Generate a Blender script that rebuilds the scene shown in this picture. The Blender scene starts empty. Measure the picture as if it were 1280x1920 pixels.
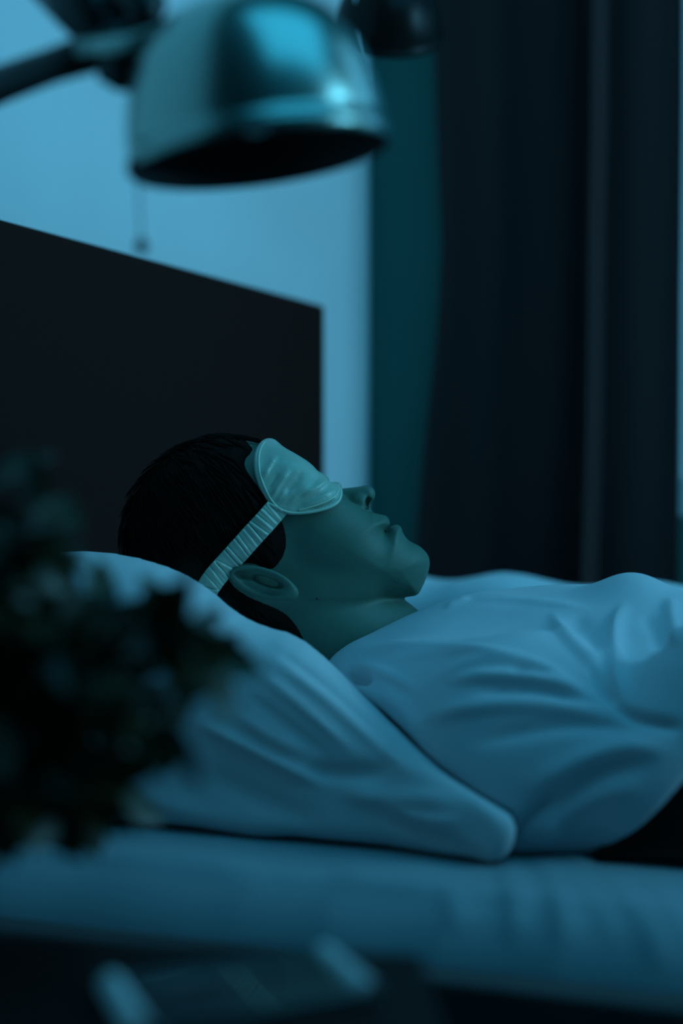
import bpy, bmesh, math, random
import numpy as np
from mathutils import Vector, Matrix

# ------------------------------------------------------------------ camera, world, light
SC = bpy.context.scene
COL = SC.collection
FPX = 3200.0                      # focal length in pixels of the 1280x1920 frame
ZC = 0.755                        # camera height
YAW = math.radians(23.8)
SA, CA = math.sin(YAW), math.cos(YAW)
CAM = np.array([0.878, 0.0, ZC])
R_ = np.array([CA, SA, 0.0]); F_ = np.array([-SA, CA, 0.0])

cam = bpy.data.cameras.new('camera')
cam.sensor_fit = 'VERTICAL'; cam.sensor_height = 36.0
cam.lens = 36.0 * FPX / 1920.0
cam.clip_start = 0.02
cam.dof.use_dof = True; cam.dof.focus_distance = 1.40; cam.dof.aperture_fstop = 2.2
camo = bpy.data.objects.new('camera', cam); COL.objects.link(camo)
camo.location = CAM; camo.rotation_euler = (math.pi / 2, 0, YAW)
SC.camera = camo

w = bpy.data.worlds.new('world'); SC.world = w; w.use_nodes = True
bg = w.node_tree.nodes['Background']
bg.inputs[0].default_value = (0.020, 0.50, 0.88, 1)
# dim twilight room around the bed: brighter towards the window side and ceiling, dark behind the camera
_nt = w.node_tree; _tc = _nt.nodes.new('ShaderNodeTexCoord'); _dt = _nt.nodes.new('ShaderNodeVectorMath'); _dt.operation = 'DOT_PRODUCT'
_dt.inputs[1].default_value = (0.60, 0.75, 0.50); _nt.links.new(_tc.outputs['Generated'], _dt.inputs[0])
_mr = _nt.nodes.new('ShaderNodeMapRange'); _mr.inputs['From Min'].default_value = -0.30; _mr.inputs['From Max'].default_value = 1.0
_mr.inputs['To Min'].default_value = 0.016; _mr.inputs['To Max'].default_value = 0.150
_nt.links.new(_dt.outputs['Value'], _mr.inputs['Value']); _nt.links.new(_mr.outputs['Result'], bg.inputs[1])

def area(name, loc, target, sx, sy, power, color, spread=180):
    l = bpy.data.lights.new(name, 'AREA'); l.shape = 'RECTANGLE'; l.size = sx; l.size_y = sy
    l.energy = power; l.color = color; l.spread = math.radians(spread)
    o = bpy.data.objects.new(name, l); COL.objects.link(o); o.location = loc
    d = Vector(target) - Vector(loc)
    o.rotation_euler = d.to_track_quat('-Z', 'Y').to_euler()
    return o
area('window_daylight', (1.40, 1.84, 1.45), (0.0, 1.80, 0.95), 0.60, 1.20, 2.6, (0.15, 0.60, 1.0))
area('room_daylight', (3.0, 1.50, 1.65), (0.0, 1.5, 0.9), 0.9, 1.2, 21.5, (0.19, 0.66, 0.97))
area('overhead_fill', (1.4, 0.70, 2.5), (0.6, 1.3, 0.5), 1.6, 1.4, 8.5, (0.05, 0.56, 0.97))  # added fill lamp above the bed; no ceiling is built
SC.view_settings.view_transform = 'Standard'; SC.view_settings.look = 'None'
SC.view_settings.exposure = 0.28; SC.view_settings.gamma = 1.0
SC.view_settings.use_curve_mapping = False

# ------------------------------------------------------------------ coordinates
def fr(px, py, c):                # photo pixel + depth -> camera-aligned frame (right, up, depth)
    return np.array([(px - 640) * c / FPX, (960 - py) * c / FPX, c])
def f2w(p):                       # frame -> world (works on arrays ...x3)
    p = np.asarray(p, dtype=np.float64)
    return CAM + p[..., 0:1] * R_ + p[..., 2:3] * F_ + p[..., 1:2] * np.array([0, 0, 1.0])
def W(px, py, c): return f2w(fr(px, py, c))
def w2px(p):
    q = np.asarray(p) - CAM
    a = q @ R_; c = q @ F_
    return 640 + FPX * a / c, 960 - FPX * q[..., 2] / c, c
MT = -0.235                       # mattress top in the frame's up axis

# ------------------------------------------------------------------ objects
def mat(name, col, rough=0.6, metal=0.0, spec=0.5, sheen=0.0, noise=None, bump=None, coat=0, emit=None, sss=0, trans=0):
    m = bpy.data.materials.new(name); m.use_nodes = True
    nt = m.node_tree; b = nt.nodes['Principled BSDF']
    b.inputs['Base Color'].default_value = (*col, 1)
    b.inputs['Roughness'].default_value = rough
    b.inputs['Metallic'].default_value = metal
    b.inputs['Specular IOR Level'].default_value = spec
    b.inputs['Sheen Weight'].default_value = sheen
    b.inputs['Coat Weight'].default_value = coat
    b.inputs['Transmission Weight'].default_value = trans
    if sss:
        b.inputs['Subsurface Weight'].default_value = sss
        b.inputs['Subsurface Radius'].default_value = (0.006, 0.003, 0.002)
        b.inputs['Subsurface Scale'].default_value = 1.0
    tc = nt.nodes.new('ShaderNodeTexCoord')
    if noise:
        scale, amt = noise
        n = nt.nodes.new('ShaderNodeTexNoise'); n.inputs['Scale'].default_value = scale
        n.inputs['Detail'].default_value = 4
        nt.links.new(tc.outputs['Object'], n.inputs['Vector'])
        mr = nt.nodes.new('ShaderNodeMapRange')
        mr.inputs['From Min'].default_value = 0.3; mr.inputs['From Max'].default_value = 0.7
        mr.inputs['To Min'].default_value = 1 - amt; mr.inputs['To Max'].default_value = 1 + amt
        nt.links.new(n.outputs['Fac'], mr.inputs['Value'])
        mx = nt.nodes.new('ShaderNodeMix'); mx.data_type = 'RGBA'; mx.blend_type = 'MULTIPLY'
        mx.inputs['Factor'].default_value = 1
        mx.inputs['A'].default_value = (*col, 1)
        nt.links.new(mr.outputs['Result'], mx.inputs['B'])
        nt.links.new(mx.outputs['Result'], b.inputs['Base Color'])
    if bump:
        scale, dist = bump
        n = nt.nodes.new('ShaderNodeTexNoise'); n.inputs['Scale'].default_value = scale
        n.inputs['Detail'].default_value = 5
        nt.links.new(tc.outputs['Object'], n.inputs['Vector'])
        bp = nt.nodes.new('ShaderNodeBump'); bp.inputs['Distance'].default_value = dist
        nt.links.new(n.outputs['Fac'], bp.inputs['Height'])
        nt.links.new(bp.outputs['Normal'], b.inputs['Normal'])
    return m

M = dict(
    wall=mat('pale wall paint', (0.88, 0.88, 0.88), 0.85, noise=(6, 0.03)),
    wall2=mat('window wall with painted shade', (0.03, 0.16, 0.145), 0.9, noise=(6, 0.03)),  # this wall faces away from the window light; its shade is put into the dark teal
    floor=mat('dark floorboards', (0.05, 0.04, 0.035), 0.5, noise=(4, 0.3)),
    curtain=mat('heavy dark curtain', (0.05, 0.03, 0.03), 0.9, spec=0.1),
    head=mat('dark headboard fabric', (0.030, 0.008, 0.0055), 0.85, spec=0.2, bump=(900, 0.0004)),
    frame=mat('dark bed frame', (0.05, 0.045, 0.045), 0.55, noise=(12, 0.2)),
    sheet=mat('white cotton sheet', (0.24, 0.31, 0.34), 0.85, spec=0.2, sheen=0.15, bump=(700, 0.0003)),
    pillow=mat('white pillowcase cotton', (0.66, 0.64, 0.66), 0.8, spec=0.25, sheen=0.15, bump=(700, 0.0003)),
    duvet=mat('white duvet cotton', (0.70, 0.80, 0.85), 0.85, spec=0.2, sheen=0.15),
    shirt=mat('white jersey', (0.60, 0.62, 0.66), 0.85, spec=0.15, sheen=0.12, bump=(1400, 0.00025)),
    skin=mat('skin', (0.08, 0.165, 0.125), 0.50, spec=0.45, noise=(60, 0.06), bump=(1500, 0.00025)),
    mole=mat('mole', (0.08, 0.05, 0.03), 0.5),
    hair=mat('black hair', (0.012, 0.006, 0.0045), 0.7, spec=0.06, bump=(900, 0.0006)),
    satin=mat('sage satin', (0.40, 0.52, 0.42), 0.30, spec=0.6, sheen=0.3, bump=(600, 0.0002)),
    piping=mat('satin piping', (0.62, 0.72, 0.56), 0.32, spec=0.6),
    chrome=mat('brushed teal metal', (0.36, 0.46, 0.42), 0.26, metal=1.0),
    black=mat('black lacquer', (0.012, 0.009, 0.008), 0.35, spec=0.5),
    glossblack=mat('glossy black enamel', (0.012, 0.009, 0.008), 0.3, spec=0.15),
    inside=mat('dark lamp inside', (0.05, 0.03, 0.03), 0.6),
    glass=mat('bulb glass', (0.02, 0.03, 0.04), 0.05, spec=1.0, coat=1.0),
    cord=mat('pale cord', (0.25, 0.25, 0.25), 0.6),
    leaf=mat('dark green leaf', (0.03, 0.03, 0.010), 0.4, spec=0.4, noise=(20, 0.4)),
    stem=mat('plant stem', (0.04, 0.03, 0.015), 0.6),
    pot=mat('dark ceramic pot', (0.02, 0.015, 0.015), 0.3),
    table=mat('black stained wood', (0.016, 0.008, 0.007), 0.6, spec=0.12, noise=(25, 0.3)),
    tray=mat('glossy dark tray', (0.02, 0.02, 0.022), 0.16, spec=0.7, coat=0.3),
    rim=mat('pale satin metal', (0.8, 0.8, 0.8), 0.4, metal=0.15),
    blanket=mat('black wool blanket', (0.020, 0.012, 0.010), 0.95, spec=0.1),
    winframe=mat('white window frame', (0.7, 0.7, 0.7), 0.5),
    pane=mat('window glass', (0.9, 0.95, 1.0), 0.02, trans=1.0),
    trousers=mat('grey trousers', (0.2, 0.2, 0.2), 0.8),
)

def link(name, verts, faces, m, parent=None, smooth=True):
    me = bpy.data.meshes.new(name)
    me.from_pydata([tuple(map(float, v)) for v in verts], [], [tuple(map(int, f)) for f in faces])
    me.validate(); me.update()
    if smooth:
        me.polygons.foreach_set('use_smooth', [True] * len(me.polygons))
    me.materials.append(m)
    o = bpy.data.objects.new(name, me); COL.objects.link(o)
    if parent is not None:
        o.parent = parent
        o.matrix_parent_inverse = Matrix.Translation(-Vector(parent.location))
    return o
def fast_link(name, V, Q, m, parent=None):
    me = bpy.data.meshes.new(name)
    me.vertices.add(len(V)); me.vertices.foreach_set('co', np.asarray(V, np.float32).ravel())
    me.loops.add(len(Q) * 4); me.loops.foreach_set('vertex_index', np.asarray(Q, np.int32).ravel())
    me.polygons.add(len(Q)); me.polygons.foreach_set('loop_start', np.arange(0, len(Q) * 4, 4, dtype=np.int32))
    me.polygons.foreach_set('loop_total', np.full(len(Q), 4, dtype=np.int32))
    me.polygons.foreach_set('use_smooth', np.ones(len(Q), dtype=bool))
    me.update(calc_edges=True); me.validate()
    me.materials.append(m)
    o = bpy.data.objects.new(name, me); COL.objects.link(o)
    if parent is not None:
        o.parent = parent
        o.matrix_parent_inverse = Matrix.Translation(-Vector(parent.location))
    return o
def thing(name, loc, label, cat, group=None):
    o = bpy.data.objects.new(name, None); COL.objects.link(o); o.location = loc
    o.empty_display_size = 0.05
    bpy.context.view_layer.update()
    return tag(o, label, cat, group)
def tag(o, label, cat, group=None):
    o['label'] = label; o['category'] = cat
    if group: o['group'] = group
    return o
def struct(o): o['kind'] = 'structure'; return o

def box(name, lo, hi, m, parent=None, bevel=0.0, seg=3, rot=None, smooth=False):
    bm = bmesh.new(); bmesh.ops.create_cube(bm, size=1)
    lo = np.array(lo, float); hi = np.array(hi, float)
    for v in bm.verts:
        v.co = Vector(((lo + hi) / 2 + np.array(v.co) * (hi - lo)))
    if bevel: bmesh.ops.bevel(bm, geom=bm.edges[:], offset=bevel, segments=seg, profile=0.5, affect='EDGES')
    if rot is not None:
        for v in bm.verts: v.co = rot @ v.co
    V = [v.co[:] for v in bm.verts]; bm.verts.index_update()
    Fc = [[v.index for v in f.verts] for f in bm.faces]; bm.free()
    return link(name, V, Fc, m, parent, smooth=smooth or bevel > 0.004)

def tube_geo(pts, r, n=12, cap=True):
    pts = [np.array(p, float) for p in pts]; rs = r if hasattr(r, '__len__') else [r] * len(pts)
    V = []; Fc = []; up = None
    for i, p in enumerate(pts):
        t = pts[min(i + 1, len(pts) - 1)] - pts[max(i - 1, 0)]
        t = t / (np.linalg.norm(t) + 1e-12)
        if up is None:
            up = np.cross(t, [0, 0, 1.0])
            if np.linalg.norm(up) < 1e-3: up = np.cross(t, [0, 1.0, 0])
        up = up - t * (up @ t); up /= np.linalg.norm(up); s = np.cross(t, up)
        for k in range(n):
            a = 2 * math.pi * k / n
            V.append(p + rs[i] * (math.cos(a) * up + math.sin(a) * s))
    for i in range(len(pts) - 1):
        for k in range(n):
            Fc.append((i * n + k, i * n + (k + 1) % n, (i + 1) * n + (k + 1) % n, (i + 1) * n + k))
    if cap:
        Fc.append(tuple(range(n - 1, -1, -1))); Fc.append(tuple(range((len(pts) - 1) * n, len(pts) * n)))
    return V, Fc
def merge(*geos):
    V = []; Fc = []
    for v, f in geos:
        o = len(V); V += list(v); Fc += [tuple(i + o for i in q) for q in f]
    return V, Fc
def lathe_geo(prof, n=64, mtx=None):
    V = []; Fc = []
    for (r, z) in prof:
        for k in range(n):
            a = 2 * math.pi * k / n
            p = Vector((max(r, 1e-4) * math.cos(a), max(r, 1e-4) * math.sin(a), z))
            if mtx is not None: p = mtx @ p
            V.append(np.array(p))
    for i in range(len(prof) - 1):
        for k in range(n):
            Fc.append((i * n + k, i * n + (k + 1) % n, (i + 1) * n + (k + 1) % n, (i + 1) * n + k))
    return V, Fc
def sphere_geo(c, r, n=24, sc=(1, 1, 1)):
    prof = [(r * math.sin(t), -r * math.cos(t)) for t in np.linspace(0, math.pi, n // 2 + 1)]
    m4 = Matrix.Translation(Vector(c)) @ Matrix.Diagonal((*sc, 1))
    return lathe_geo(prof, n, m4)

# ------------------------------------------------------------------ implicit modelling
def smin(a, b, k):
    h = np.clip(0.5 + 0.5 * (b - a) / k, 0, 1)
    return b * (1 - h) + a * h - k * h * (1 - h)
def smax(a, b, k): return -smin(-a, -b, k)
def ell(X, Y, Z, c, r, th=0.0):
    x = X - c[0]; y = Y - c[1]; z = Z - c[2]
    if th:
        ct, st = math.cos(th), math.sin(th)
        x, y = ct * x + st * y, -st * x + ct * y
    k0 = np.sqrt((x / r[0]) ** 2 + (y / r[1]) ** 2 + (z / r[2]) ** 2)
    k1 = np.sqrt((x / r[0] ** 2) ** 2 + (y / r[1] ** 2) ** 2 + (z / r[2] ** 2) ** 2) + 1e-9
    return k0 * (k0 - 1) / k1
def cap(X, Y, Z, a, b, ra, rb, flat=1.0):
    a = np.array(a, float); b = np.array(b, float); d = b - a; L2 = d @ d
    h = np.clip(((X - a[0]) * d[0] + (Y - a[1]) * d[1] + (Z - a[2]) * d[2]) / L2, 0, 1)
    q = np.sqrt((X - a[0] - h * d[0]) ** 2 + (Y - a[1] - h * d[1]) ** 2 + (Z - a[2] - h * d[2]) ** 2)
    return q - (ra + (rb - ra) * h)
def poly_sd(X, Y, P):
    P = np.array(P, float); n = len(P)
    shp = np.broadcast(X, Y).shape
    d = np.full(shp, 1e18); s = np.ones(shp)
    for i in range(n):
        a = P[i]; b = P[i - 1]; e = b - a
        wx = X - a[0]; wy = Y - a[1]
        t = np.clip((wx * e[0] + wy * e[1]) / (e @ e), 0, 1)
        d = np.minimum(d, (wx - e[0] * t) ** 2 + (wy - e[1] * t) ** 2)
        c1 = Y >= a[1]; c2 = Y < b[1]; c3 = e[0] * wy > e[1] * wx
        s = np.where((c1 & c2 & c3) | (~c1 & ~c2 & ~c3), -s, s)
    return s * np.sqrt(d)
def chaikin(P, n=2, closed=True):
    P = [np.array(p, float) for p in P]
    for _ in range(n):
        Q = []
        m = len(P)
        rng = range(m) if closed else range(m - 1)
        if not closed: Q.append(P[0])
        for i in rng:
            a, b = P[i], P[(i + 1) % m]
            Q += [a * 0.75 + b * 0.25, a * 0.25 + b * 0.75]
        if not closed: Q.append(P[-1])
        P = Q
    return P
def nets(fun, xs, ys, zs, project=2):
    """surface nets on a rectilinear grid; fun takes broadcastable arrays"""
    xs, ys, zs = [np.asarray(v, np.float64) for v in (xs, ys, zs)]
    nx, ny, nz = len(xs), len(ys), len(zs)
    Fv = np.empty((nx, ny, nz), np.float32)
    step = 24
    for i in range(0, nx, step):
        Fv[i:i + step] = fun(xs[i:i + step][:, None, None], ys[None, :, None], zs[None, None, :])
    S = Fv < 0
    cs = np.zeros((nx - 1, ny - 1, nz - 1), np.uint8)
    for a in (0, 1):
        for b in (0, 1):
            for c in (0, 1):
                cs += S[a:nx - 1 + a, b:ny - 1 + b, c:nz - 1 + c]
    act = (cs > 0) & (cs < 8)
    I = np.argwhere(act)
    idx = np.full(act.shape, -1, np.int32); idx[act] = np.arange(len(I))
    acc = np.zeros((len(I), 3)); cnt = np.zeros(len(I))
    G = (xs, ys, zs)
    for ax in range(3):
        o1, o2 = [k for k in range(3) if k != ax]
        for u in (0, 1):
            for v in (0, 1):
                p = I.copy(); p[:, o1] += u; p[:, o2] += v
                q = p.copy(); q[:, ax] += 1
                fa = Fv[p[:, 0], p[:, 1], p[:, 2]].astype(float); fb = Fv[q[:, 0], q[:, 1], q[:, 2]].astype(float)
                c = (fa < 0) != (fb < 0)
                t = np.where(c, fa / np.where(c, fa - fb, 1), 0)
                pt = np.stack([G[k][p[:, k]] for k in range(3)], 1)
                qt = np.stack([G[k][q[:, k]] for k in range(3)], 1)
                acc += np.where(c[:, None], pt + (qt - pt) * t[:, None], 0); cnt += c
    V = acc / cnt[:, None]
    Qs = []
    for ax in range(3):
        o1, o2 = [(1, 2), (2, 0), (0, 1)][ax]
        sl = [slice(None)] * 3
        A = [slice(None)] * 3; B = [slice(None)] * 3
        A[ax] = slice(0, -1); B[ax] = slice(1, None)
        for k in (o1, o2): A[k] = slice(1, -1); B[k] = slice(1, -1)
        sa = S[tuple(A)]; sb = S[tuple(B)]
        E = np.argwhere(sa != sb)
        if len(E) == 0: continue
        fl = sa[E[:, 0], E[:, 1], E[:, 2]]
        E = E.copy(); E[:, o1] += 1; E[:, o2] += 1
        def cell(d1, d2):
            c = E.copy(); c[:, o1] -= d1; c[:, o2] -= d2
            return idx[c[:, 0], c[:, 1], c[:, 2]]
        q = np.stack([cell(1, 1), cell(0, 1), cell(0, 0), cell(1, 0)], 1)
        q[~fl] = q[~fl][:, ::-1]
        Qs.append(q)
    Q = np.concatenate(Qs)
    for _ in range(project):
        e = 3e-4
        f0 = fun(V[:, 0], V[:, 1], V[:, 2])
        g = np.stack([fun(V[:, 0] + e, V[:, 1], V[:, 2]) - f0, fun(V[:, 0], V[:, 1] + e, V[:, 2]) - f0,
                      fun(V[:, 0], V[:, 1], V[:, 2] + e) - f0], 1) / e
        L = (g ** 2).sum(1) + 1e-6
        st = g * (f0 / L)[:, None]
        ln = np.linalg.norm(st, axis=1); mx = 0.0015
        st *= np.minimum(1, mx / (ln + 1e-12))[:, None]
        V = V - st * 0.9
    return V, Q
def smooth_mesh(V, Q, it=2, lam=0.5):
    for k in range(it * 2):
        l = lam if k % 2 == 0 else -lam * 0.9
        acc = np.zeros_like(V); cnt = np.zeros(len(V))
        for i in range(4):
            for j in ((i + 1) % 4, (i - 1) % 4):
                np.add.at(acc, Q[:, i], V[Q[:, j]]); np.add.at(cnt, Q[:, i], 1)
        V = V + l * (acc / np.maximum(cnt, 1)[:, None] - V)
    return V
def normals(V, Q):
    n = np.cross(V[Q[:, 2]] - V[Q[:, 0]], V[Q[:, 3]] - V[Q[:, 1]])
    N = np.zeros_like(V)
    for i in range(4): np.add.at(N, Q[:, i], n)
    return N / (np.linalg.norm(N, axis=1)[:, None] + 1e-12)
def ridge(px, py, P, amp, wd, wd2=None, taper=0.25):
    """height of a fold that runs along the polyline P; wd2 = softer flank on its other side"""
    P = np.array(chaikin(P, 2, closed=False)); seg = np.linalg.norm(np.diff(P, axis=0), axis=1)
    L = seg.sum(); s0 = 0; best = np.full(px.shape, 1e9); T = np.zeros(px.shape); side = np.zeros(px.shape)
    for i in range(len(P) - 1):
        e = P[i + 1] - P[i]
        t = np.clip(((px - P[i][0]) * e[0] + (py - P[i][1]) * e[1]) / (e @ e + 1e-9), 0, 1)
        dx = px - P[i][0] - e[0] * t; dy = py - P[i][1] - e[1] * t
        d = np.hypot(dx, dy); m = d < best
        best = np.where(m, d, best); T = np.where(m, (s0 + t * seg[i]) / L, T)
        side = np.where(m, e[0] * dy - e[1] * dx, side)
        s0 += seg[i]
    ww = wd if wd2 is None else np.where(side > 0, wd, wd2)
    en = np.clip(np.minimum(T, 1 - T) / taper, 0, 1); en = en * en * (3 - 2 * en)
    return amp * en * np.exp(-(best / ww) ** 2)
def ray(fun, px, py, c0, c1, n=600):
    """depth where the view ray through a photo pixel first meets the surface"""
    cs = np.linspace(c0, c1, n)
    v = fun((px - 640) * cs / FPX, (960 - py) * cs / FPX, cs)
    k = np.argmax(v < 0)
    if v[k] >= 0: return None
    if k == 0: return cs[0]
    return cs[k - 1] + (cs[k] - cs[k - 1]) * v[k - 1] / (v[k - 1] - v[k])
def vnoise(x, y, z=0.0, seed=0):
    r = np.random.RandomState(seed); o = 0
    for k in range(7):
        a, b, c = r.normal(size=3); ph = r.rand() * 6.28
        o = o + np.sin(a * x + b * y + c * z + ph)
    return o / 7

# ------------------------------------------------------------------ the room
WX = -0.05; WY = 2.20
struct(box('floor', (-0.25, -1.2, -0.05), (3.6, 2.4, 0.0), M['floor']))
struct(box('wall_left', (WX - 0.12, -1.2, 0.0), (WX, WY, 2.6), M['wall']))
wx0, wx1, wz0, wz1 = 0.33, 2.05, 0.75, 2.2
far = merge(*[(lambda lo, hi: ([np.array((x, y, z)) for x in (lo[0], hi[0]) for y in (lo[1], hi[1]) for z in (lo[2], hi[2])],
              [(0, 1, 3, 2), (4, 6, 7, 5), (0, 4, 5, 1), (2, 3, 7, 6), (0, 2, 6, 4), (1, 5, 7, 3)]))(lo, hi)
    for lo, hi in (((WX - 0.12, WY, 0), (wx0, WY + 0.14, 2.6)), ((wx1, WY, 0), (3.6, WY + 0.14, 2.6)),
                   ((wx0, WY, 0), (wx1, WY + 0.14, wz0)), ((wx0, WY, wz1), (wx1, WY + 0.14, 2.6)))])
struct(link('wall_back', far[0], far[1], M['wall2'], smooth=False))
wn = bpy.data.objects.new('window_1', None); COL.objects.link(wn); wn.location = (wx0, WY, wz0); struct(wn)
bpy.context.view_layer.update()
fr_g = []
def bxg(lo, hi):
    return ([np.array((x, y, z)) for x in (lo[0], hi[0]) for y in (lo[1], hi[1]) for z in (lo[2], hi[2])],
            [(0, 1, 3, 2), (4, 6, 7, 5), (0, 4, 5, 1), (2, 3, 7, 6), (0, 2, 6, 4), (1, 5, 7, 3)])
for lo, hi in (((wx0, WY + .04, wz0), (wx0 + .05, WY + .09, wz1)), ((wx1 - .05, WY + .04, wz0), (wx1, WY + .09, wz1)),
               ((wx0 + .05, WY + .04, wz0), (wx1 - .05, WY + .09, wz0 + .05)), ((wx0 + .05, WY + .04, wz1 - .05), (wx1 - .05, WY + .09, wz1)),
               ((1.2, WY + .04, wz0 + .05), (1.25, WY + .09, wz1 - .05))):
    fr_g.append(bxg(lo, hi))
g = merge(*fr_g); link('window_frame', g[0], g[1], M['winframe'], wn, smooth=False)
g = bxg((wx0 + .05, WY + .06, wz0 + .05), (wx1 - .05, WY + .066, wz1 - .05)); link('window_pane', g[0], g[1], M['pane'], wn, smooth=False)

# curtain: one heavy panel drawn to the corner, folds as real waves
def make_curtain():
    t = thing('curtain', (0.2, 2.10, 0.0), 'tall dark heavy curtain hanging in folds beside the pale wall corner', 'curtain')
    nu, nv = 240, 60
    V = []; Fc = []
    zs = np.linspace(0.02, 2.45, nv + 1)
    pxl_y = np.array([-400, 0, 250, 450, 620, 800, 1000, 1200, 1700])     # left edge drifts like the photo's
    pxl_x = np.array([806, 808, 815, 824, 815, 795, 777, 770, 770])
    pxm_x = np.array([1114, 1112, 1110, 1105, 1103, 1100, 1093, 1086, 1086])
    pxr_x = np.array([1270, 1270, 1269, 1267, 1265, 1263, 1261, 1260, 1260])
    def xat(px, Y):                      # world x where the pixel column meets depth Y
        c = Y / (CA + SA * (px - 640) / FPX)
        return CAM[0] - SA * c + CA * c * (px - 640) / FPX
    for z in zs:
        pv = 960 - (z - ZC) * FPX / 2.27
        xl = xat(np.interp(pv, pxl_y, pxl_x), 2.15)
        xm = xat(np.interp(pv, pxl_y, pxm_x), 2.11)
        xr = xat(np.interp(pv, pxl_y, pxr_x), 2.13)
        for i in range(nu + 1):
            u = i / nu
            if u < 0.66: x = xl + (xm - xl) * (u / 0.66)
            else: x = xm + (xr - xm) * ((u - 0.66) / 0.34)
            y = 2.155 + (0.006 if u < 0.6 else 0.002) * math.sin(u * 21.0 + 0.6 * math.sin(z * 1.3))
            d = (u - 0.66) / 0.012
            y -= 0.050 * math.exp(-d * d)                       # the fold that catches the light
            y -= 0.02 * math.exp(-((u - 0.0) / 0.02) ** 2) * 0
            V.append((x, y, z))
    n = nu + 1
    for j in range(nv):
        for i in range(nu):
            Fc.append((j * n + i, j * n + i + 1, (j + 1) * n + i + 1, (j + 1) * n + i))
    o = link('curtain_panel', V, Fc, M['curtain'], t)
    md = o.modifiers.new('thickness', 'SOLIDIFY'); md.thickness = 0.006
    g = tube_geo([(-0.03, 2.155, 2.47), (2.3, 2.155, 2.47)], 0.012); link('curtain_rod', g[0], g[1], M['black'], t)
make_curtain()

# ------------------------------------------------------------------ bed
HY1 = 1.941
bed = thing('bed', (0.0, 1.42, 0.0), 'dark bed frame with tall plain headboard against the pale wall', 'bed')
HT = ZC + 0.258
box('headboard', (WX + 0.002, 0.86, 0.10), (0.0, HY1, HT), M['head'], bed, bevel=0.006)
box('side_rail', (0.0, 0.895, 0.20), (2.05, 0.925, ZC - 0.262), M['frame'], bed, bevel=0.003)
box('side_rail', (0.0, 1.905, 0.20), (2.05, 1.935, ZC - 0.262), M['frame'], bed, bevel=0.003)
box('foot_rail', (2.05, 0.895, 0.20), (2.08, 1.935, ZC - 0.262), M['frame'], bed, bevel=0.003)
box('bed_base', (0.002, 0.927, 0.22), (2.048, 1.903, 0.335), M['frame'], bed)
for lx in (0.06, 1.98):
    for ly in (0.94, 1.86):
        box('leg', (lx, ly, 0.0), (lx + 0.05, ly + 0.05, 0.22), M['frame'], bed, bevel=0.003)

# mattress with fitted sheet: cross-section swept along x, wrinkled near the sleeve
def make_mattress():
    y0, y1, zt, zb, r = 0.955, 1.895, ZC + MT, 0.337, 0.06
    prof = []
    for k in range(5): prof.append((y0 + 0.01, zb + (zt - r - zb) * k / 5))
    for k in range(17):
        a = math.pi / 2 * k / 16; prof.append((y0 + r - r * math.cos(a), zt - r + r * math.sin(a)))
    for k in range(1, 90): prof.append((y0 + r + (y1 - y0 - 2 * r) * k / 90, zt))
    for k in range(17):
        a = math.pi / 2 * k / 16; prof.append((y1 - r + r * math.sin(a), zt - r + r * math.cos(a)))
    for k in range(1, 6): prof.append((y1 - 0.01, zt - r - (zt - r - zb) * k / 5))
    xs = np.concatenate([np.linspace(0.004, 0.02, 4), np.linspace(0.03, 1.0, 260), np.linspace(1.02, 2.04, 60)])
    P = np.array(prof); n = len(P)
    V = np.array([(x, p[0], p[1]) for x in xs for p in P])
    Q = []
    for i in range(len(xs) - 1):
        for k in range(n - 1):
            Q.append((i * n + k, (i + 1) * n + k, (i + 1) * n + k + 1, i * n + k + 1))
    Q = np.array(Q); px, py, c = w2px(V)
    h = np.zeros(len(V))
    for Pl, am, wd, w2 in (
        ([(930, 1600), (955, 1640), (962, 1700), (960, 1780)], 0.0026, 16, 28),
        ([(985, 1585), (1030, 1640), (1050, 1720), (1058, 1800)], 0.0024, 14, 34),
        ([(1050, 1600), (1100, 1660), (1150, 1750), (1150, 1790)], 0.0014, 22, 30),
        ([(1110, 1625), (1180, 1690), (1230, 1780), (1250, 1850)], 0.0022, 16, 40),
        ([(1200, 1630), (1260, 1700), (1300, 1790)], 0.0014, 20, 24),
        ([(820, 1640), (850, 1690), (860, 1760)], 0.002, 20, 30),
        ([(940, 1585), (1000, 1578), (1060, 1592), (1130, 1612)], 0.006, 22, 26),
        ([(600, 1640), (700, 1655), (860, 1650)], 0.003, 26, 40),
        ([(150, 1590), (330, 1605), (520, 1640)], 0.003, 30, 40)):
        h += ridge(px, py, Pl, am, wd, w2, taper=0.3)
    near = np.clip((1.5 - V[:, 1]) / 0.2, 0, 1)
    h = h * near + 0.0015 * vnoise(V[:, 0] * 14, V[:, 1] * 18, V[:, 2] * 16, 4)
    edge = np.clip(V[:, 1] < y0 + r * 0.7, 0, 1)
    h += -0.004 * edge * np.abs(vnoise(V[:, 0] * 30, V[:, 1] * 5, V[:, 2] * 10, 9))
    V = V - normals(V, Q) * 0 + normals(V, Q) * np.where(normals(V, Q)[:, 2:3] > -9, 1, 1) * h[:, None] * SGN(V, Q)
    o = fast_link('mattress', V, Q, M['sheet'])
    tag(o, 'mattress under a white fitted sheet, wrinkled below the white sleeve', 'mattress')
def SGN(V, Q):
    N = normals(V, Q); k = np.argmax(V[:, 2])
    return 1.0 if N[k, 2] > 0 else -1.0
make_mattress()

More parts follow.
